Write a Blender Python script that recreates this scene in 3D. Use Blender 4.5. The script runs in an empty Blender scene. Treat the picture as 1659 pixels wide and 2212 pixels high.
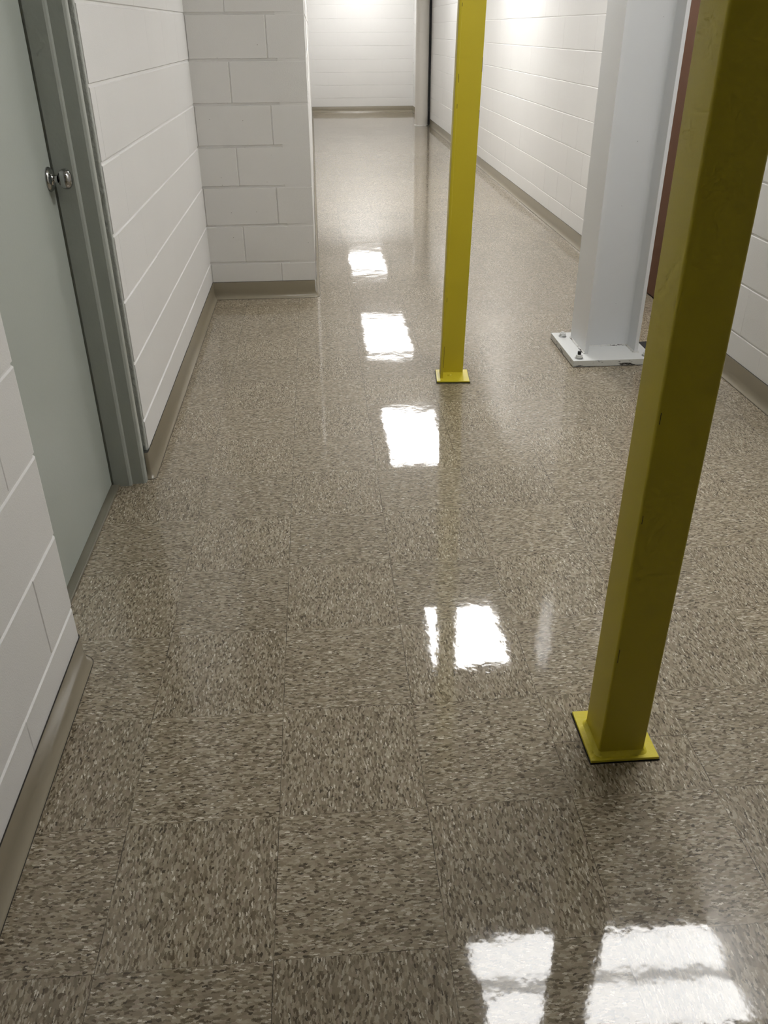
import bpy, bmesh, math, random
from mathutils import Vector, Matrix

random.seed(7)
C = bpy.context.scene.collection
T = 0.3048          # floor tile
COURSE = 0.209      # block course height
CEIL = 2.6

# ------------------------------------------------------------------ helpers
def link(name, bm, mat, parent=None, smooth=False):
    me = bpy.data.meshes.new(name)
    bm.normal_update()
    bm.to_mesh(me); bm.free()
    if smooth:
        for p in me.polygons: p.use_smooth = True
    o = bpy.data.objects.new(name, me)
    for m in (mat if isinstance(mat, (list, tuple)) else [mat]):
        me.materials.append(m)
    C.objects.link(o)
    if parent: o.parent = parent
    return o

def struct(o):
    o['kind'] = 'structure'
    return o

def empty(name, loc, label, cat, group=None):
    o = bpy.data.objects.new(name, None)
    o.empty_display_size = 0.1
    o.location = loc
    C.objects.link(o)
    tag(o, label, cat, group)
    return o

def tag(o, label, cat, group=None):
    o['label'] = label; o['category'] = cat
    if group: o['group'] = group

def box(bm, lo, hi, bev=0.0, seg=2, mi=0):
    vs = [bm.verts.new((x, y, z)) for z in (lo[2], hi[2]) for y in (lo[1], hi[1]) for x in (lo[0], hi[0])]
    fs = [(0,2,3,1),(4,5,7,6),(0,1,5,4),(1,3,7,5),(3,2,6,7),(2,0,4,6)]
    faces = [bm.faces.new([vs[i] for i in f]) for f in fs]
    for f in faces: f.material_index = mi
    if bev:
        es = list({e for f in faces for e in f.edges})
        bmesh.ops.bevel(bm, geom=es, offset=bev, segments=seg, profile=0.5, affect='EDGES')
    return vs

def prism(bm, pts, z0, z1, mi=0):
    """closed plan polygon (ccw) extruded in z"""
    a = [bm.verts.new((x, y, z0)) for x, y in pts]
    b = [bm.verts.new((x, y, z1)) for x, y in pts]
    n = len(pts)
    fs = [bm.faces.new(list(reversed(a))), bm.faces.new(b)]
    for i in range(n):
        fs.append(bm.faces.new((a[i], a[(i+1) % n], b[(i+1) % n], b[i])))
    for f in fs: f.material_index = mi
    return fs

def lathe(bm, prof, axis='z', center=(0,0,0), seg=48, cap=True):
    """prof = [(r, h)], revolved about axis through center"""
    rings = []
    for r, h in prof:
        ring = []
        for k in range(seg):
            a = 2*math.pi*k/seg
            c, s = r*math.cos(a), r*math.sin(a)
            v = (c, s, h) if axis == 'z' else (h, c, s)
            ring.append(bm.verts.new((v[0]+center[0], v[1]+center[1], v[2]+center[2])))
        rings.append(ring)
    for a, b in zip(rings, rings[1:]):
        for k in range(seg):
            bm.faces.new((a[k], a[(k+1) % seg], b[(k+1) % seg], b[k]))
    if cap:
        bm.faces.new(list(reversed(rings[0]))); bm.faces.new(rings[-1])

def autosmooth(o, ang=35):
    me = o.data
    for p in me.polygons: p.use_smooth = True
    bm = bmesh.new(); bm.from_mesh(me)
    for e in bm.edges:
        if len(e.link_faces) == 2 and e.calc_face_angle(0) > math.radians(ang): e.smooth = False
    bm.to_mesh(me); bm.free()

# ------------------------------------------------------------------ node helpers
def new_mat(name):
    m = bpy.data.materials.new(name); m.use_nodes = True
    nt = m.node_tree
    return m, nt, nt.nodes['Principled BSDF']

class NB:
    def __init__(s, nt): s.nt = nt
    def n(s, t, **kw):
        nd = s.nt.nodes.new(t)
        for k, v in kw.items(): setattr(nd, k, v)
        return nd
    def put(s, sock, v):
        if isinstance(v, bpy.types.NodeSocket): s.nt.links.new(v, sock)
        elif v is not None: sock.default_value = v
    def math(s, op, a, b=None, c=None, clamp=False):
        nd = s.n('ShaderNodeMath', operation=op); nd.use_clamp = clamp
        s.put(nd.inputs[0], a)
        if b is not None: s.put(nd.inputs[1], b)
        if c is not None: s.put(nd.inputs[2], c)
        return nd.outputs[0]
    def comb(s, x, y, z=0.0):
        nd = s.n('ShaderNodeCombineXYZ')
        for i, v in enumerate((x, y, z)): s.put(nd.inputs[i], v)
        return nd.outputs[0]
    def sep(s, v):
        nd = s.n('ShaderNodeSeparateXYZ'); s.put(nd.inputs[0], v); return nd.outputs
    def obj(s):
        return s.n('ShaderNodeTexCoord').outputs['Object']
    def noise(s, vec, scale, detail=2.0, rough=0.5, dist=0.0, dim='3D'):
        nd = s.n('ShaderNodeTexNoise', noise_dimensions=dim)
        s.put(nd.inputs['Vector'], vec); nd.inputs['Scale'].default_value = scale
        nd.inputs['Detail'].default_value = detail; nd.inputs['Roughness'].default_value = rough
        nd.inputs['Distortion'].default_value = dist
        return nd.outputs
    def voro(s, vec, scale=1.0, dim='2D', feature='F1', rnd=1.0):
        nd = s.n('ShaderNodeTexVoronoi', voronoi_dimensions=dim, feature=feature)
        s.put(nd.inputs['Vector'], vec); nd.inputs['Scale'].default_value = scale
        nd.inputs['Randomness'].default_value = rnd
        return nd.outputs
    def white(s, vec, dim='2D'):
        nd = s.n('ShaderNodeTexWhiteNoise', noise_dimensions=dim); s.put(nd.inputs['Vector'], vec); return nd.outputs
    def ramp(s, fac, stops, interp='LINEAR'):
        nd = s.n('ShaderNodeValToRGB'); cr = nd.color_ramp; cr.interpolation = interp
        while len(cr.elements) < len(stops): cr.elements.new(0.5)
        for e, (p, c) in zip(cr.elements, stops):
            e.position = p; e.color = (*c, 1) if len(c) == 3 else c
        s.put(nd.inputs[0], fac); return nd.outputs[0]
    def mix(s, fac, a, b, mode='MIX'):
        nd = s.n('ShaderNodeMix', data_type='RGBA', blend_type=mode)
        s.put(nd.inputs[0], fac); s.put(nd.inputs[6], a); s.put(nd.inputs[7], b)
        return nd.outputs[2]
    def bump(s, h, dist, strength=1.0, normal=None):
        nd = s.n('ShaderNodeBump'); nd.inputs['Strength'].default_value = strength
        nd.inputs['Distance'].default_value = dist; s.put(nd.inputs['Height'], h)
        if normal: s.put(nd.inputs['Normal'], normal)
        return nd.outputs[0]
    def vmath(s, op, a, b):
        nd = s.n('ShaderNodeVectorMath', operation=op); s.put(nd.inputs[0], a); s.put(nd.inputs[1], b); return nd.outputs[0]

def rgb(r, g, b):
    f = lambda c: (c/255/12.92) if c/255 <= 0.04045 else ((c/255+0.055)/1.055)**2.4
    return (f(r), f(g), f(b))

# ------------------------------------------------------------------ materials
def painted(name, col, rough=0.45, bump_scale=350, bump_d=0.0004, var=0.04, pits=0.0, spec=0.5, chips=None):
    m, nt, p = new_mat(name); b = NB(nt); o = b.obj()
    big = b.noise(o, 2.3, 4)[0]
    v = b.math('MULTIPLY_ADD', big, 2*var, 1-var)
    c = b.mix(1.0, (*col, 1), b.comb(v, v, v), 'MULTIPLY')
    h = b.noise(o, bump_scale, 3, 0.6)[0]
    if pits:
        vo = b.voro(o, 28, '3D')
        sel = b.math('GREATER_THAN', b.sep(vo['Color'])[0], 0.88)
        dot = b.math('MULTIPLY', b.math('LESS_THAN', vo['Distance'], 0.055), sel)
        c = b.mix(b.math('MULTIPLY', dot, pits), c, (0.16, 0.14, 0.12, 1))
    if chips:
        n = b.noise(b.vmath('MULTIPLY', o, (0.45, 0.45, 2.6)), 30, 6, 0.75)[0]
        k = b.math('GREATER_THAN', n, chips)
        c = b.mix(k, c, (0.02, 0.018, 0.012, 1))
    nt.links.new(c, p.inputs['Base Color'])
    p.inputs['Roughness'].default_value = rough
    p.inputs['Specular IOR Level'].default_value = spec
    if bump_d: nt.links.new(b.bump(h, bump_d), p.inputs['Normal'])
    return m

M_wall   = painted('block_wall_paint', (0.765, 0.757, 0.738), 0.5, 260, 0.0007, 0.025, 0.75, 0.4)
M_ceil   = painted('ceiling_board', (0.72, 0.71, 0.69), 0.9, 160, 0.001, 0.03)
M_door   = painted('grey_green_door_paint', rgb(172, 178, 171), 0.42, 120, 0.0003, 0.03)
M_frame  = painted('grey_green_frame_paint', rgb(166, 170, 163), 0.35, 110, 0.0004, 0.04)
M_rough  = painted('grey_block_edge_paint', rgb(178, 181, 175), 0.6, 70, 0.004, 0.12)
M_base   = painted('taupe_vinyl', rgb(142, 133, 114), 0.26, 40, 0.0002, 0.04, 0.0, 0.65)
M_caulk  = painted('dark_seam', (0.03, 0.027, 0.022), 0.8, 100, 0.0)
M_yellow = painted('yellow_safety_paint', (0.52, 0.425, 0.020), 0.42, 220, 0.00018, 0.05)
M_yplate = painted('yellow_plate_paint', (0.66, 0.56, 0.035), 0.3, 90, 0.0012, 0.06)
M_ychip  = painted('yellow_chipped_paint', (0.56, 0.455, 0.016), 0.33, 140, 0.0005, 0.06, chips=0.55)
M_black  = painted('black_steel_and_gap_shade', (0.008, 0.008, 0.008), 0.6, 100, 0.0)
M_white  = painted('white_steel_paint', (0.69, 0.70, 0.705), 0.36, 190, 0.0004, 0.02, pits=0.5)
M_wplate = painted('white_plate_paint', (0.72, 0.73, 0.72), 0.4, 110, 0.0008, 0.04)
M_wchip  = painted('white_scuffed_paint', (0.62, 0.62, 0.58), 0.5, 110, 0.001, 0.06, chips=0.585)
M_weld   = painted('white_weld_bead', (0.66, 0.66, 0.63), 0.45, 120, 0.004, 0.1, chips=0.58)
M_brown  = painted('brown_wood_door', rgb(84, 52, 30), 0.6, 60, 0.0003, 0.12, 0.0, 0.25)
M_pipe   = painted('cream_pipe_paint', (0.66, 0.63, 0.58), 0.4, 150, 0.0004, 0.04)
M_thresh = painted('threshold_metal', rgb(116, 112, 98), 0.45, 150, 0.0003, 0.05)

def metal(name, col, rough):
    m, nt, p = new_mat(name); b = NB(nt)
    p.inputs['Base Color'].default_value = (*col, 1)
    p.inputs['Metallic'].default_value = 1.0
    n = b.noise(b.obj(), 300, 3)[0]
    nt.links.new(b.math('MULTIPLY_ADD', n, 0.06, rough-0.03), p.inputs['Roughness'])
    return m
M_chrome = metal('satin_chrome', (0.46, 0.46, 0.46), 0.10)
M_steel  = metal('dull_steel', (0.42, 0.42, 0.42), 0.4)

def lamp_mat(name, strength):
    m, nt, p = new_mat(name); b = NB(nt)
    p.inputs['Base Color'].default_value = (0.8, 0.8, 0.8, 1)
    p.inputs['Emission Color'].default_value = (1.0, 0.992, 0.980, 1)
    p.inputs['Emission Strength'].default_value = strength
    return m

def floor_mat():
    m, nt, p = new_mat('vinyl_composition_tile'); b = NB(nt)
    o = b.obj(); x, y, z = b.sep(o)
    u = b.math('DIVIDE', x, T); v = b.math('DIVIDE', y, T)
    iu = b.math('FLOOR', u); iv = b.math('FLOOR', v)
    fu = b.math('FRACT', u); fv = b.math('FRACT', v)
    par = b.math('FLOORED_MODULO', b.math('ADD', iu, iv), 2.0)
    cell = b.comb(iu, iv)
    wn = b.white(cell)['Color']; r1, r2, r3 = b.sep(wn)
    npar = b.math('SUBTRACT', 1.0, par)
    # grain direction turns by a quarter from tile to tile
    a = b.math('ADD', b.math('MULTIPLY', x, npar), b.math('MULTIPLY', y, par))
    c = b.math('ADD', b.math('MULTIPLY', y, npar), b.math('MULTIPLY', x, par))
    q = b.comb(b.math('ADD', a, b.math('MULTIPLY', r1, 7.0)), b.math('ADD', c, b.math('MULTIPLY', r2, 7.0)))
    # gentle flow of the grain and ragged chip outlines
    flow = b.noise(q, 9.0, 1, dim='2D')[1]
    warp = b.noise(q, 190.0, 2, 0.6, dim='2D')[1]
    q1 = b.vmath('ADD', q, b.vmath('MULTIPLY', b.vmath('SUBTRACT', flow, (0.5, 0.5, 0.5)), (0.006, 0.012, 0)))
    q1 = b.vmath('ADD', q1, b.vmath('MULTIPLY', b.vmath('SUBTRACT', warp, (0.5, 0.5, 0.5)), (0.009, 0.0045, 0)))
    def layer(sx, sy, off):
        vec = b.vmath('MULTIPLY', b.vmath('ADD', q1, (off, off*1.7, 0)), (sx, sy, 1))
        return b.sep(b.voro(vec, 1.0)['Color'])
    A = layer(98, 240, 0.0)
    B = layer(138, 320, 3.3)
    D = layer(62, 160, 5.1)
    E = layer(130, 420, 8.4)
    base = b.ramp(A[0], [(0.0, (0.225, 0.188, 0.132)), (0.18, (0.350, 0.302, 0.222)), (0.42, (0.425, 0.372, 0.282)),
                         (0.62, (0.280, 0.237, 0.170)), (0.80, (0.475, 0.422, 0.330)), (0.93, (0.385, 0.322, 0.258))], 'CONSTANT')
    # large soft chips under the fine ones
    base = b.mix(b.math('MULTIPLY', b.math('GREATER_THAN', D[0], 0.68), 0.6), base, (0.300, 0.252, 0.188, 1))
    dark = b.math('GREATER_THAN', B[0], 0.80)
    base = b.mix(dark, base, b.ramp(B[1], [(0.0, (0.135, 0.108, 0.070)), (0.45, (0.19, 0.155, 0.104)), (0.85, (0.075, 0.060, 0.040))], 'CONSTANT'))
    light = b.math('LESS_THAN', E[0], 0.10)
    base = b.mix(light, base, b.ramp(E[1], [(0.0, (0.50, 0.45, 0.36)), (0.5, (0.60, 0.55, 0.46)), (0.85, (0.80, 0.76, 0.67))], 'CONSTANT'))
    tone = b.math('MULTIPLY_ADD', r3, 0.09, 0.83)
    base = b.mix(1.0, base, b.comb(tone, b.math('MULTIPLY', tone, 0.975), b.math('MULTIPLY', tone, 0.925)), 'MULTIPLY')
    # tile joints: thin dark lines that come and go
    du = b.math('MULTIPLY', b.math('MINIMUM', fu, b.math('SUBTRACT', 1.0, fu)), T)
    dv = b.math('MULTIPLY', b.math('MINIMUM', fv, b.math('SUBTRACT', 1.0, fv)), T)
    jn = b.noise(o, 7.0, 2)[0]
    wU = b.math('MULTIPLY_ADD', jn, 0.0026, -0.00078)
    wV = b.math('MULTIPLY_ADD', jn, 0.0026, -0.00105)
    ju = b.math('LESS_THAN', du, wU); jv = b.math('LESS_THAN', dv, wV)
    # the tile cut in two around the near post
    cx = b.math('MULTIPLY', b.math('GREATER_THAN', x, 2*T), b.math('LESS_THAN', x, 3*T))
    cut = b.math('MULTIPLY', b.math('LESS_THAN', b.math('ABSOLUTE', b.math('SUBTRACT', y, 0.459)), 0.0007), cx)
    cx2 = b.math('MULTIPLY', b.math('LESS_THAN', b.math('ABSOLUTE', b.math('SUBTRACT', x, 5*T)), 0.0007),
                 b.math('LESS_THAN', b.math('ABSOLUTE', b.math('SUBTRACT', y, 2.74)), 0.05))
    j = b.math('MAXIMUM', b.math('MAXIMUM', ju, jv), b.math('MAXIMUM', cut, cx2))
    base = b.mix(b.math('MULTIPLY', j, 0.85), base, (0.035, 0.028, 0.018, 1))
    # scattered scuffs
    sc = b.noise(o, 3.0, 5, 0.6)[0]
    base = b.mix(b.math('MULTIPLY', sc, 0.12), base, (0.25, 0.21, 0.155, 1))
    nt.links.new(base, p.inputs['Base Color'])
    p.inputs['Roughness'].default_value = 0.42
    p.inputs['Specular IOR Level'].default_value = 0.10
    # polished wax coat: each tile very slightly tilted, surface gently wavy
    p.inputs['Coat Weight'].default_value = 1.0
    p.inputs['Coat IOR'].default_value = 1.5
    wear = b.noise(o, 5.0, 4, 0.6)[0]
    nt.links.new(b.math('MULTIPLY_ADD', wear, 0.05, 0.02), p.inputs['Coat Roughness'])
    tx = b.math('MULTIPLY', b.math('MULTIPLY', b.math('SUBTRACT', r1, 0.5), b.math('SUBTRACT', fu, 0.5)), 0.0009)
    ty = b.math('MULTIPLY', b.math('MULTIPLY', b.math('SUBTRACT', r2, 0.5), b.math('SUBTRACT', fv, 0.5)), 0.0009)
    w1 = b.math('MULTIPLY', b.noise(o, 5.5, 1)[0], 0.0007)
    w2 = b.math('MULTIPLY', b.noise(o, 26.0, 2)[0], 0.00019)
    w3 = b.math('MULTIPLY', b.noise(o, 170.0, 2)[0], 0.000016)
    h = b.math('ADD', b.math('ADD', tx, ty), b.math('ADD', w1, b.math('ADD', w2, w3)))
    nt.links.new(b.bump(h, 1.0), p.inputs['Coat Normal'])
    return m
M_floor = floor_mat()

# ------------------------------------------------------------------ block walls
class Path:
    """plan polyline; outward normal is on the RIGHT of the direction of travel"""
    def __init__(s, pts):
        s.p = [Vector(q) for q in pts]; s.s = [0.0]
        for a, b in zip(s.p, s.p[1:]): s.s.append(s.s[-1]+(b-a).length)
        seg = [(b-a).normalized() for a, b in zip(s.p, s.p[1:])]
        s.n = []
        for i in range(len(s.p)):
            t = seg[0] if i == 0 else seg[-1] if i == len(s.p)-1 else (seg[i-1]+seg[i]).normalized()
            k = 1.0
            if 0 < i < len(s.p)-1: k = 1.0/max(0.5, seg[i].dot(t))
            s.n.append(Vector((t.y, -t.x))*k)
        s.seg = seg; s.L = s.s[-1]
    def at(s, d, off=0.0):
        d = min(max(d, 0), s.L)
        for i in range(len(s.s)-1):
            if d <= s.s[i+1]+1e-9:
                f = (d-s.s[i])/max(1e-9, s.s[i+1]-s.s[i])
                pos = s.p[i].lerp(s.p[i+1], f)
                n0 = s.n[i]; n1 = s.n[i+1]
                n = n0.lerp(n1, f) if (f < 1e-4 or f > 1-1e-4 or (s.s[i+1]-s.s[i]) < 0.02) else Vector((s.seg[i].y, -s.seg[i].x))
                return pos + n*off
    def inner(s, a, b):
        return [d for d in s.s if a+1e-4 < d < b-1e-4]

def arc(cx, cy, r, a0, a1, n=6):
    return [(cx+r*math.cos(math.radians(a0+(a1-a0)*i/n)), cy+r*math.sin(math.radians(a0+(a1-a0)*i/n))) for i in range(n+1)]

def block_wall(name, pts, phase, z0=0.0, z1=CEIL, zoff=0.0, course=COURSE, thick=0.19, gh=0.0048, gv=0.0016, dep=0.0045, depv=0.0012, mat=None, blk=0.409, body=True):
    P = Path(pts); bm = bmesh.new()
    k = -1
    while True:
        za = k*course+zoff; zb = za+course; k += 1
        if za >= z1: break
        if zb <= z0: continue
        za = max(za, z0); zb = min(zb, z1)
        s = ((phase+(k % 2)*blk/2) % blk)-blk
        while s < P.L:
            a, e = max(s, 0.0), min(s+blk, P.L); s += blk
            if e-a < 0.012: continue
            ja = random.uniform(-.0008, .0008); ga = gv if a > 0 else 0.0; ge = gv if e < P.L else 0.0
            dv = depv
            lift = random.uniform(-.0006, .0006)
            c = 0.003
            # columns of (distance, offset); a wall end is closed down to the mortar bed
            cols = [(a, -dv), (a+ga+0.0005, lift)] if ga else [(a, -dep), (a, lift)]
            cols += [(d, lift) for d in P.inner(a+ga+c, e-ge-c)]
            cols += [(e-ge-0.0005, lift), (e, -dv)] if ge else [(e, lift), (e, -dep)]
            ss = [d for d, _ in cols]
            zz = [za+gh-0.001, za+gh+0.0015, zb-gh-0.0015+ja, zb-gh+0.001+ja]
            rows = []
            for iz, zv in enumerate(zz):
                row = []
                for d, off in cols:
                    q = P.at(d, -dep if iz in (0, 3) else off)
                    row.append(bm.verts.new((q.x, q.y, zv)))
                rows.append(row)
            for r0, r1 in zip(rows, rows[1:]):
                for i in range(len(ss)-1):
                    bm.faces.new((r0[i], r1[i], r1[i+1], r0[i+1])).normal_flip()
    # mortar bed, back and ends
    ss = sorted(set([0.0, P.L]+P.inner(0, P.L)))
    f0 = [P.at(d, -dep) for d in ss]
    b0 = [P.at(d, -thick) for d in ss] if body else None
    for q0, q1 in zip(f0, f0[1:]):
        bm.faces.new([bm.verts.new((q0.x,q0.y,z0)), bm.verts.new((q1.x,q1.y,z0)), bm.verts.new((q1.x,q1.y,z1)), bm.verts.new((q0.x,q0.y,z1))])
    if body:
        for i in (0, -1):
            q0, q1 = f0[i], b0[i]
            bm.faces.new([bm.verts.new((q0.x,q0.y,z0)), bm.verts.new((q1.x,q1.y,z0)), bm.verts.new((q1.x,q1.y,z1)), bm.verts.new((q0.x,q0.y,z1))])
        q0, q1 = b0[0], b0[-1]
        bm.faces.new([bm.verts.new((q0.x,q0.y,z0)), bm.verts.new((q1.x,q1.y,z0)), bm.verts.new((q1.x,q1.y,z1)), bm.verts.new((q0.x,q0.y,z1))])
    return struct(link(name, bm, mat or M_wall))

def cove_base(name, pts, h=0.098):
    P = Path(pts); bm = bmesh.new()
    prof = [(0.0, h), (0.0022, h), (0.0030, h-0.002), (0.0032, 0.038), (0.0042, 0.0300), (0.0060, 0.0215), (0.0088, 0.0145), (0.0122, 0.0088), (0.0160, 0.0045), (0.0193, 0.0016), (0.0195, 0.0003), (0.0, 0.0003)]
    ss = sorted(set([0.0, P.L]+P.inner(0, P.L)))
    rings = []
    for d in ss:
        rings.append([bm.verts.new((*P.at(d, off), zz)) for off, zz in prof])
    n = len(prof)
    for r0, r1 in zip(rings, rings[1:]):
        for i in range(n):
            bm.faces.new((r0[i], r0[(i+1) % n], r1[(i+1) % n], r1[i]))
    bm.faces.new(rings[0]); bm.faces.new(list(reversed(rings[-1])))
    bmesh.ops.recalc_face_normals(bm, faces=bm.faces)
    o = struct(link(name, bm, M_base)); autosmooth(o, 50)
    # dark line where the vinyl meets the wall above and the floor below
    bm = bmesh.new()
    for prof2 in ([(0.0, h+0.0004), (0.0026, h+0.0004), (0.0026, h+0.0016), (0.0, h+0.0016)],
                  [(0.0190, 0.0002), (0.0208, 0.0002), (0.0208, 0.0011), (0.0190, 0.0011)]):
        rings = [[bm.verts.new((*P.at(d, off), zz)) for off, zz in prof2] for d in ss]
        for r0, r1 in zip(rings, rings[1:]):
            for i in range(4): bm.faces.new((r0[i], r0[(i+1) % 4], r1[(i+1) % 4], r1[i]))
    link('seam', bm, M_caulk, o)
    return o

XL = -0.507          # face of the left wall
XR0 = 1.967          # face of the right wall near the camera
# floor and ceiling
bm = bmesh.new(); box(bm, (-2.2, -5.4, -0.12), (3.4, 17.4, 0.0)); struct(link('floor', bm, M_floor))
bm = bmesh.new(); box(bm, (-2.2, -5.4, CEIL), (3.4, 17.4, CEIL+0.1)); struct(link('ceiling', bm, M_ceil))

# left wall up to the door opening: rounded block corner at its end
r = 0.022
pA = [(XL, -4.2), (XL, 0.838-r)] + [(XL-r+r*math.cos(math.radians(t)), 0.838-r+r*math.sin(math.radians(t))) for t in (15, 30, 45, 60, 75)] + [(XL-r, 0.838), (-0.72, 0.838)]
block_wall('wall_left', pA, (0.643+4.2) % 0.409, zoff=-0.031, course=0.2075, gv=0.002, depv=0.0016)
cove_base('baseboard_left', [(XL, -4.18), (XL, 0.838-r)] + pA[2:7] + [(XL-r, 0.838), (XL-r-0.012, 0.838)], 0.086)
# left wall past the door
YJ = 1.872
pB = [(-0.72, YJ), (XL, YJ), (XL, 4.13)]
block_wall('wall_left', [(XL, YJ), (XL, 4.145)], 0.47, gv=0.0014, depv=0.0004)
bm = bmesh.new(); box(bm, (-0.72, YJ-0.017, 0.098), (XL-0.0025, YJ+0.003, CEIL), 0.004); struct(link('trim_1', bm, M_rough))
cove_base('baseboard_left', [(XL-0.012, YJ-0.030), (XL-0.003, YJ-0.030), (XL, YJ-0.027), (XL, 4.13)], 0.098)
# wall above the door opening
bm = bmesh.new(); box(bm, (-0.72, 0.838, 2.16), (XL, YJ, CEIL)); struct(link('wall_left', bm, M_wall))
# jog facing the camera, then the corridor's left wall
XJ = 0.103
block_wall('wall_front', [(XL-0.0145, 4.13), (XJ, 4.13)], 0.2 + 0.02, thick=0.15, gh=0.0062, dep=0.0065, gv=0.0046, depv=0.0055)
cove_base('baseboard_front', [(XL+0.003, 4.13), (XJ-0.012, 4.13), (XJ-0.003, 4.134), (XJ, 4.143), (XJ, 4.16)], 0.098)
block_wall('wall_corridor_left', [(XJ, 4.131), (XJ, 16.88)], 0.2, thick=0.15)
cove_base('baseboard_corridor_left', [(XJ, 4.17), (XJ, 16.88)], 0.098)
# far end
XRE = 2.052
block_wall('wall_back', [(XJ, 16.88), (XRE, 16.88)], 0.12, zoff=0.026, course=0.218, gh=0.003, dep=0.0028, depv=0.0006)
cove_base('baseboard_back', [(XJ+0.003, 16.88), (XRE-0.003, 16.88)], 0.10)
# right wall of the corridor, with the opening of the brown door
LEAN = 1.1
YD0, YD1 = 3.55, 4.52
xr = lambda y: 2.010+(y-4.6)*(XRE-2.010)/(16.88-4.6)
block_wall('wall_right', [(XRE, 16.88), (xr(YD1), YD1), (xr(YD1)+0.12, YD1)], 0.3, gv=0.0014, dep=0.003, gh=0.003, depv=0.0004)
cove_base('baseboard_right', [(XRE, 16.87), (xr(YD1), YD1)], 0.098)
block_wall('wall_right', [(XR0+0.15, YD0), (XR0, YD0), (XR0, -4.2)], (YD0-2.567+0.15) % 0.409, gv=0.0022, depv=0.001)
cove_base('baseboard_right', [(XR0, YD0), (XR0, -4.18)], 0.098)
bm = bmesh.new(); box(bm, (XR0+0.002, YD0, 2.10), (XR0+0.2, YD1, CEIL)); struct(link('wall_right', bm, M_wall))
# wall behind the camera
block_wall('wall_rear', [(2.2, -4.2), (-0.7, -4.2)], 0.1)

# ------------------------------------------------------------------ grey-green door, left
XD = -0.632
bm = bmesh.new(); box(bm, (XD-0.044, 0.900, 0.012), (XD, 1.7755, 2.095), 0.002)
door = struct(link('door_1', bm, M_door))
bm = bmesh.new()
# far jamb: stop, rabbet, face, return
far = [(-0.628, 1.783), (-0.6265, 1.780), (-0.573, 1.780), (-0.567, 1.7835), (-0.5645, 1.796), (-0.5255, 1.796), (-0.5185, 1.8005), (-0.5165, 1.806),
       (-0.5165, 1.824), (-0.5190, 1.8275), (-0.530, 1.8275), (-0.530, 1.842), (-0.70, 1.842), (-0.70, 1.783)]
prism(bm, far, 0.0, 2.16)
near = [(-0.628, 0.896), (-0.70, 0.896), (-0.70, 0.840), (-0.555, 0.840), (-0.550, 0.846), (-0.545, 0.850), (-0.545, 0.880), (-0.548, 0.884), (-0.555, 0.8865), (-0.5645, 0.8865), (-0.567, 0.894), (-0.573, 0.897), (-0.6265, 0.897)]
prism(bm, list(reversed(near)), 0.0, 2.16)
box(bm, (-0.70, 0.89, 2.10), (-0.526, 1.79, 2.16))
bmesh.ops.recalc_face_normals(bm, faces=bm.faces)
fr = link('door_frame', bm, M_frame, door)
bm = bmesh.new(); box(bm, (-0.70, 0.897, 0.0), (-0.606, 1.7795, 0.009), 0.003)
link('threshold', bm, M_thresh, door)
KY, KZ = 1.736, 1.024
bm = bmesh.new()
lathe(bm, [(0.0335, XD), (0.0335, XD+0.004), (0.031, XD+0.0075), (0.024, XD+0.0105), (0.0185, XD+0.0125), (0.0165, XD+0.015)], 'x', (0, KY, KZ), 48)
ro = link('rose', bm, M_chrome, door); autosmooth(ro, 40)
bm = bmesh.new()
lathe(bm, [(0.0125, XD+0.013), (0.0105, XD+0.018), (0.0105, XD+0.026), (0.0135, XD+0.0285), (0.0190, XD+0.0315), (0.0235, XD+0.0355), (0.0265, XD+0.0405), (0.0280, XD+0.0465),
           (0.0278, XD+0.0520), (0.0258, XD+0.0570), (0.0222, XD+0.0610), (0.0170, XD+0.0640), (0.0110, XD+0.0655), (0.004, XD+0.0660)], 'x', (0, KY, KZ), 48)
kn = link('door_knob', bm, M_chrome, door); autosmooth(kn, 50)

# ------------------------------------------------------------------ brown door, right
bm = bmesh.new(); box(bm, (2.085, YD0+0.03, 0.010), (2.129, YD1-0.03, 2.06), 0.002)
d2 = struct(link('door_2', bm, M_brown))
bm = bmesh.new()
for ya, yb in ((YD0+0.001, YD0+0.028), (YD1-0.028, YD1-0.001)): box(bm, (2.03, ya, 0.0), (2.14, yb, 2.10))
box(bm, (2.03, YD0+0.001, 2.062), (2.14, YD1-0.001, 2.10))
link('door_frame', bm, M_frame, d2)
bm = bmesh.new(); box(bm, (2.16, YD0-0.1, 0.0), (2.2, YD1+0.1, 2.2)); struct(link('wall_right', bm, M_wall))

# ------------------------------------------------------------------ near yellow post
post = empty('yellow_post', (0.748, 0.460, 0.0), 'near yellow square tube post on a square yellow plate, right foreground', 'post', 'yellow posts')
px0, px1, py0, py1 = -0.0525, 0.0485, -0.0535, 0.0475     # tube sides about the empty
bm = bmesh.new()
def rrect(x0, x1, y0, y1, rr, n=6):
    pts = []
    for cx, cy, a in ((x1-rr, y1-rr, 0), (x0+rr, y1-rr, 90), (x0+rr, y0+rr, 180), (x1-rr, y0+rr, 270)):
        pts += arc(cx, cy, rr, a, a+90, n)
    return pts
prism(bm, rrect(px0, px1, py0, py1, 0.0055), 0.0085, CEIL-0.001)
o = link('post_tube', bm, M_yellow, post); autosmooth(o, 25)
bm = bmesh.new(); box(bm, (-0.074, -0.070, 0.0025), (0.078, 0.083, 0.0095), 0.0012); link('base_plate', bm, M_yplate, post)
bm = bmesh.new(); box(bm, (-0.0755, -0.0715, 0.0002), (0.0795, 0.0845, 0.0028)); link('black_pad', bm, M_black, post)
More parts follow.
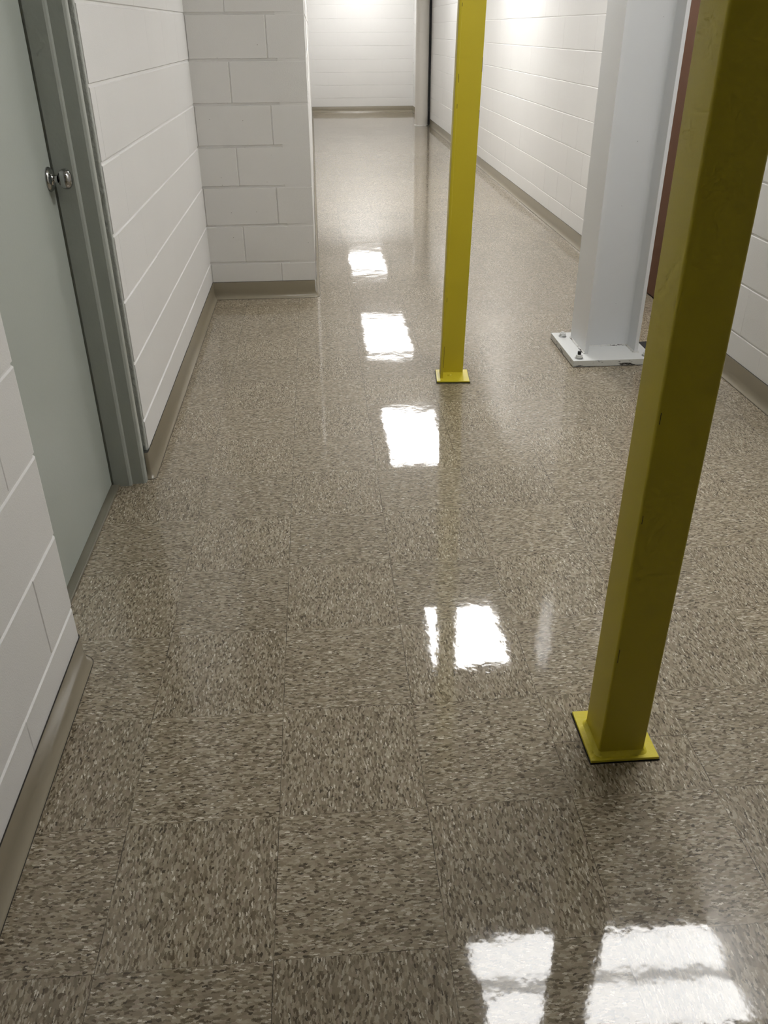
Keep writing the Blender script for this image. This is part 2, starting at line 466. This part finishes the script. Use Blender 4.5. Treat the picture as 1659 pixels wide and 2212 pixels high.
# fillet weld around the foot
bm = bmesh.new()
out = rrect(px0-0.009, px1+0.009, py0-0.009, py1+0.009, 0.016); inn = rrect(px0-0.0002, px1+0.0002, py0-0.0002, py1+0.0002, 0.0057); mid = rrect(px0-0.0035, px1+0.0035, py0-0.0035, py1+0.0035, 0.0125)
R0 = [bm.verts.new((x, y, 0.0094)) for x, y in out]
R1 = [bm.verts.new((x, y, 0.0142+random.uniform(-.0008, .0008))) for x, y in mid]
R2 = [bm.verts.new((x, y, 0.0190+random.uniform(-.001, .001))) for x, y in inn]
for a_, b_ in ((R0, R1), (R1, R2)):
    for i in range(len(a_)): bm.faces.new((a_[i], a_[(i+1) % len(a_)], b_[(i+1) % len(a_)], b_[i]))
o = link('weld_bead', bm, M_yplate, post, True)
# chips along the front left edge
for zc, hh, w in ((0.270, 0.035, 0.0004), (0.60, 0.018, 0.0003), (0.80, 0.022, 0.0004)):
    bm = bmesh.new(); xx = px0+0.0038+random.uniform(-.0005, .002)
    box(bm, (xx, py0-0.0002, zc), (xx+w+0.001, py0+0.004, zc+hh), 0.0003, 1)
    link('paint_chip', bm, M_black, post)

# ------------------------------------------------------------------ far yellow post: angle section, open towards the camera
post2 = empty('yellow_post', (0.7165, 2.726, 0.0), 'far thin yellow angle steel post on a small yellow plate, mid corridor', 'post', 'yellow posts')
bm = bmesh.new()
post2.rotation_euler.z = math.radians(-4.5)
ax0, ax1, ay0, ay1, tk = -0.0575, 0.0506, -0.042, 0.0475, 0.0115
leg = [(ax0, ay0), (ax0+tk, ay0), (ax0+tk, ay1-tk), (ax1, ay1-tk), (ax1, ay1), (ax0, ay1)]
prism(bm, leg, 0.0095, CEIL-0.003)
bmesh.ops.bevel(bm, geom=[e for e in bm.edges if abs(e.verts[0].co.z-e.verts[1].co.z) > 1], offset=0.0014, segments=2, profile=0.5, affect='EDGES')
bar = o = link('angle_bar', bm, M_yellow, post2); autosmooth(o, 40)
bar.rotation_euler.y = math.radians(LEAN)   # stands slightly out of plumb
bm = bmesh.new(); box(bm, (-0.0745, -0.0755, 0.0042), (0.0735, 0.0745, 0.0105), 0.0012); link('base_plate', bm, M_yplate, post2)
bm = bmesh.new(); box(bm, (-0.0775, -0.0785, 0.0002), (0.0765, 0.0765, 0.0044)); link('black_pad', bm, M_black, post2)
bm = bmesh.new()
lathe(bm, [(0.011, 0.0092), (0.011, 0.0120), (0.009, 0.0150), (0.004, 0.0165), (0.001, 0.0168)], 'z', (-0.012, -0.002, 0), 20)
o = link('bolt_head', bm, M_yplate, post2, True)
for zc, hh, sx in ((1.46, 0.012, 0), (1.21, 0.03, 0), (1.12, 0.016, 0), (1.245, 0.05, 1), (1.08, 0.03, 1), (0.36, 0.02, 0), (0.06, 0.10, 0), (0.72, 0.012, 1)):
    bm = bmesh.new()
    x = ax0+tk-0.0012 if sx == 0 else ax1-0.0018
    yy = ay0-0.0003 if sx == 0 else ay1-tk-0.0003
    box(bm, (x, yy, zc), (x+0.0016, yy+0.004, zc+hh), 0.0003, 1)
    link('paint_chip', bm, M_black, bar)

# ------------------------------------------------------------------ white steel column
HX, HY = 1.511, 3.010
col = empty('steel_column', (HX, HY, 0.0), 'white painted wide flange steel column bolted to the floor beside the right wall', 'column')
PT = 0.031
x0, x1 = 1.383-HX, 1.643-HX
y0, y1 = 2.893-HY, 3.145-HY
tf, tw = 0.0165, 0.010
yw = 3.010-HY
bm = bmesh.new()
fil = 0.016
def filarc(cx, cy, a0, a1): return arc(cx, cy, fil, a0, a1, 5)
outl = [(x0, y0), (x0+tf, y0)]
outl += filarc(x0+tf+fil, yw-tw/2-fil, 180, 90)
outl += filarc(x1-tf-fil, yw-tw/2-fil, 90, 0)
outl += [(x1-tf, y0), (x1, y0), (x1, y1), (x1-tf, y1)]
outl += filarc(x1-tf-fil, yw+tw/2+fil, 0, -90)
outl += filarc(x0+tf+fil, yw+tw/2+fil, 270, 180)
outl += [(x0+tf, y1), (x0, y1)]
prism(bm, outl, PT, CEIL-0.001)
o = link('column_shaft', bm, M_white, col); autosmooth(o, 30)
bm = bmesh.new()
bx0, bx1, by0, by1 = 1.304-HX, 1.699-HX, 2.803-HY, 3.225-HY
box(bm, (bx0, by0, 0.0012), (bx1, by1, PT), 0.0012, 1)
for f in bm.faces:
    f.material_index = 0 if f.normal.z > 0.5 or f.calc_center_median().z > PT-0.001 else 1
link('base_plate', bm, [M_wplate, M_wchip], col)
bm = bmesh.new(); box(bm, (bx0-0.001, by0-0.001, 0.0002), (bx1+0.001, by1+0.001, 0.0018)); link('grout_pad', bm, M_caulk, col)
# fillet welds
bm = bmesh.new()
def bead(p0, p1, r=0.007):
    p0, p1 = Vector(p0), Vector(p1); n = max(4, int((p1-p0).length/0.007)); d = (p1-p0).normalized(); s = Vector((-d.y, d.x, 0)); rings = []
    for i in range(n+1):
        c = p0.lerp(p1, i/n); rr = r*random.uniform(0.75, 1.2)
        rings.append([bm.verts.new(c+s*rr*math.cos(t)+Vector((0, 0, rr*math.sin(t)))) for t in [math.pi*k/5 for k in range(6)]])
    for a_, b_ in zip(rings, rings[1:]):
        for k in range(5): bm.faces.new((a_[k], a_[k+1], b_[k+1], b_[k]))
zb = PT-0.0005
bead((x0, y0, zb), (x0, y1, zb)); bead((x0+tf, yw-tw/2, zb), (x1-tf, yw-tw/2, zb), 0.006)
bead((x1-tf, y0, zb), (x1-tf, yw, zb), 0.008); bead((x1, y0, zb), (x1, y1, zb)); bead((x1-tf-0.004, y0, zb), (x1+0.006, y0, zb), 0.006)
link('weld_bead', bm, M_weld, col, True)
# anchor bolts
bolts = [(1.3465-HX, 3.163-HY, 0.006, M_wplate), (1.3395-HX, 2.838-HY, 0.017, M_black), (1.668-HX, 2.845-HY, 0.010, M_wplate), (1.668-HX, 3.170-HY, 0.015, M_black)]
for bx, by, st, sm in bolts:
    bm = bmesh.new()
    lathe(bm, [(0.0138, PT+0.003), (0.0158, PT+0.0045), (0.0158, PT+0.017), (0.0138, PT+0.0190)], 'z', (bx, by, 0), 6)
    nut = link('anchor_bolt', bm, M_wplate, col)
    bm = bmesh.new(); lathe(bm, [(0.0200, PT), (0.0200, PT+0.0026), (0.0190, PT+0.0032)], 'z', (bx, by, 0), 32)
    link('washer', bm, M_steel, nut)
    bm = bmesh.new(); lathe(bm, [(0.0082, PT+0.018), (0.0088, PT+0.018+st-0.001), (0.0072, PT+0.018+st)], 'z', (bx, by, 0), 20)
    link('stud', bm, sm, nut)

bm = bmesh.new(); box(bm, (1.7015, 2.95, 0.0005), (1.765, 3.055, 0.030), 0.003)
tag(link('rubber_block', bm, M_black), 'small black block on the floor against the right edge of the white column plate', 'block')

# ------------------------------------------------------------------ pipe at the far end
pipe = empty('drain_pipe', (1.903, 14.2, 0.0), 'round cream painted vertical pipe in the far right corner of the corridor', 'pipe')
bm = bmesh.new(); lathe(bm, [(0.107, 0.012), (0.107, 1.33), (0.109, 1.332), (0.109, 1.338), (0.107, 1.34), (0.107, CEIL-0.001)], 'z', (0, 0, 0), 64)
o = link('pipe_run', bm, M_pipe, pipe); autosmooth(o, 40)
bm = bmesh.new(); lathe(bm, [(0.117, 0.0), (0.117, 0.008), (0.109, 0.014)], 'z', (0, 0, 0), 48); link('floor_collar', bm, M_weld, pipe)

bm = bmesh.new(); box(bm, (0.109, -0.03, 0.0), (0.1385, 0.05, CEIL-0.001)); gap_shade = link('gap_shadow_strip', bm, M_black, pipe); gap_shade['label'] = 'black strip standing in for the shadow gap between pipe and wall'  # black strip added as the deep shadow in the gap beside the pipe

# ------------------------------------------------------------------ ceiling lights (seen mirrored in the polished floor)
def light(x0, x1, y0, y1, strength, label, split=None, z=CEIL):
    cx, cy = (x0+x1)/2, (y0+y1)/2
    L = empty('ceiling_light', (cx, cy, z), label, 'light', 'ceiling light panels')
    hx, hy = (x1-x0)/2, (y1-y0)/2
    bm = bmesh.new()
    t = 0.025
    for lo, hi in (((-hx-t, -hy-t), (hx+t, -hy)), ((-hx-t, hy), (hx+t, hy+t)), ((-hx-t, -hy), (-hx, hy)), ((hx, -hy), (hx+t, hy))):
        box(bm, (lo[0], lo[1], -0.03), (hi[0], hi[1], -0.0005))
    link('light_frame', bm, M_ceil, L)
    m = lamp_mat('lit_diffuser', strength)
    bm = bmesh.new()
    if split:
        box(bm, (-hx, -hy, -0.022), (hx, -split, -0.001)); box(bm, (-hx, split, -0.022), (hx, hy, -0.001))
        link('diffuser', bm, m, L)
        bm = bmesh.new(); box(bm, (-hx, -split, -0.024), (hx, split, -0.001)); link('ballast_cover', bm, lamp_mat('dim_cover', strength*0.3), L)
    else:
        box(bm, (-hx, -hy, -0.022), (hx, hy, -0.001)); link('diffuser', bm, m, L)
    return L
light(0.73, 1.38, 14.9, 16.5, 11, 'farthest ceiling light panel, at the end wall of the corridor')
light(0.74, 1.38, 10.3, 12.1, 11, 'ceiling light panel second from the end wall, past the far yellow post')
light(0.80, 1.40, 6.95, 8.3, 20, 'ceiling light panel halfway along the corridor, beyond the far yellow post')
light(0.825, 1.37, 3.66, 4.42, 25, 'square ceiling light panel above the left wall corner and white column')
light(0.74, 1.98, 1.13, 1.62, 18, 'nearest ceiling light, set crosswise with two bright bands', 0.035)

# ------------------------------------------------------------------ world, camera, view
w = bpy.data.worlds.new('world'); bpy.context.scene.world = w; w.use_nodes = True
w.node_tree.nodes['Background'].inputs[0].default_value = (0.5, 0.5, 0.5, 1)
w.node_tree.nodes['Background'].inputs[1].default_value = 0.0
cam = bpy.data.cameras.new('camera'); co = bpy.data.objects.new('camera', cam); C.objects.link(co)
co.rotation_mode = 'XYZ'
co.rotation_euler = (1.0438252007563047, 0.0055220547632464315, -0.07678638874779628)
co.location = (0.13241269852213222, -0.8633626803660295, 1.3911077909657277)
cam.sensor_fit = 'VERTICAL'; cam.sensor_height = 36.0; cam.lens = 1794.2215*36.0/2212
cam.clip_start = 0.01
bpy.context.scene.camera = co
sc = bpy.context.scene
sc.view_settings.view_transform = 'Standard'; sc.view_settings.look = 'None'
sc.view_settings.gamma = 1.0; sc.view_settings.use_curve_mapping = False
sc.view_settings.exposure = 0.0
sc.cycles.use_denoising = True
sc.cycles.max_bounces = 5; sc.cycles.diffuse_bounces = 4; sc.cycles.glossy_bounces = 2
sc.cycles.use_adaptive_sampling = True; sc.cycles.adaptive_threshold = 0.09; sc.cycles.adaptive_min_samples = 12
sc.cycles.time_limit = 1000
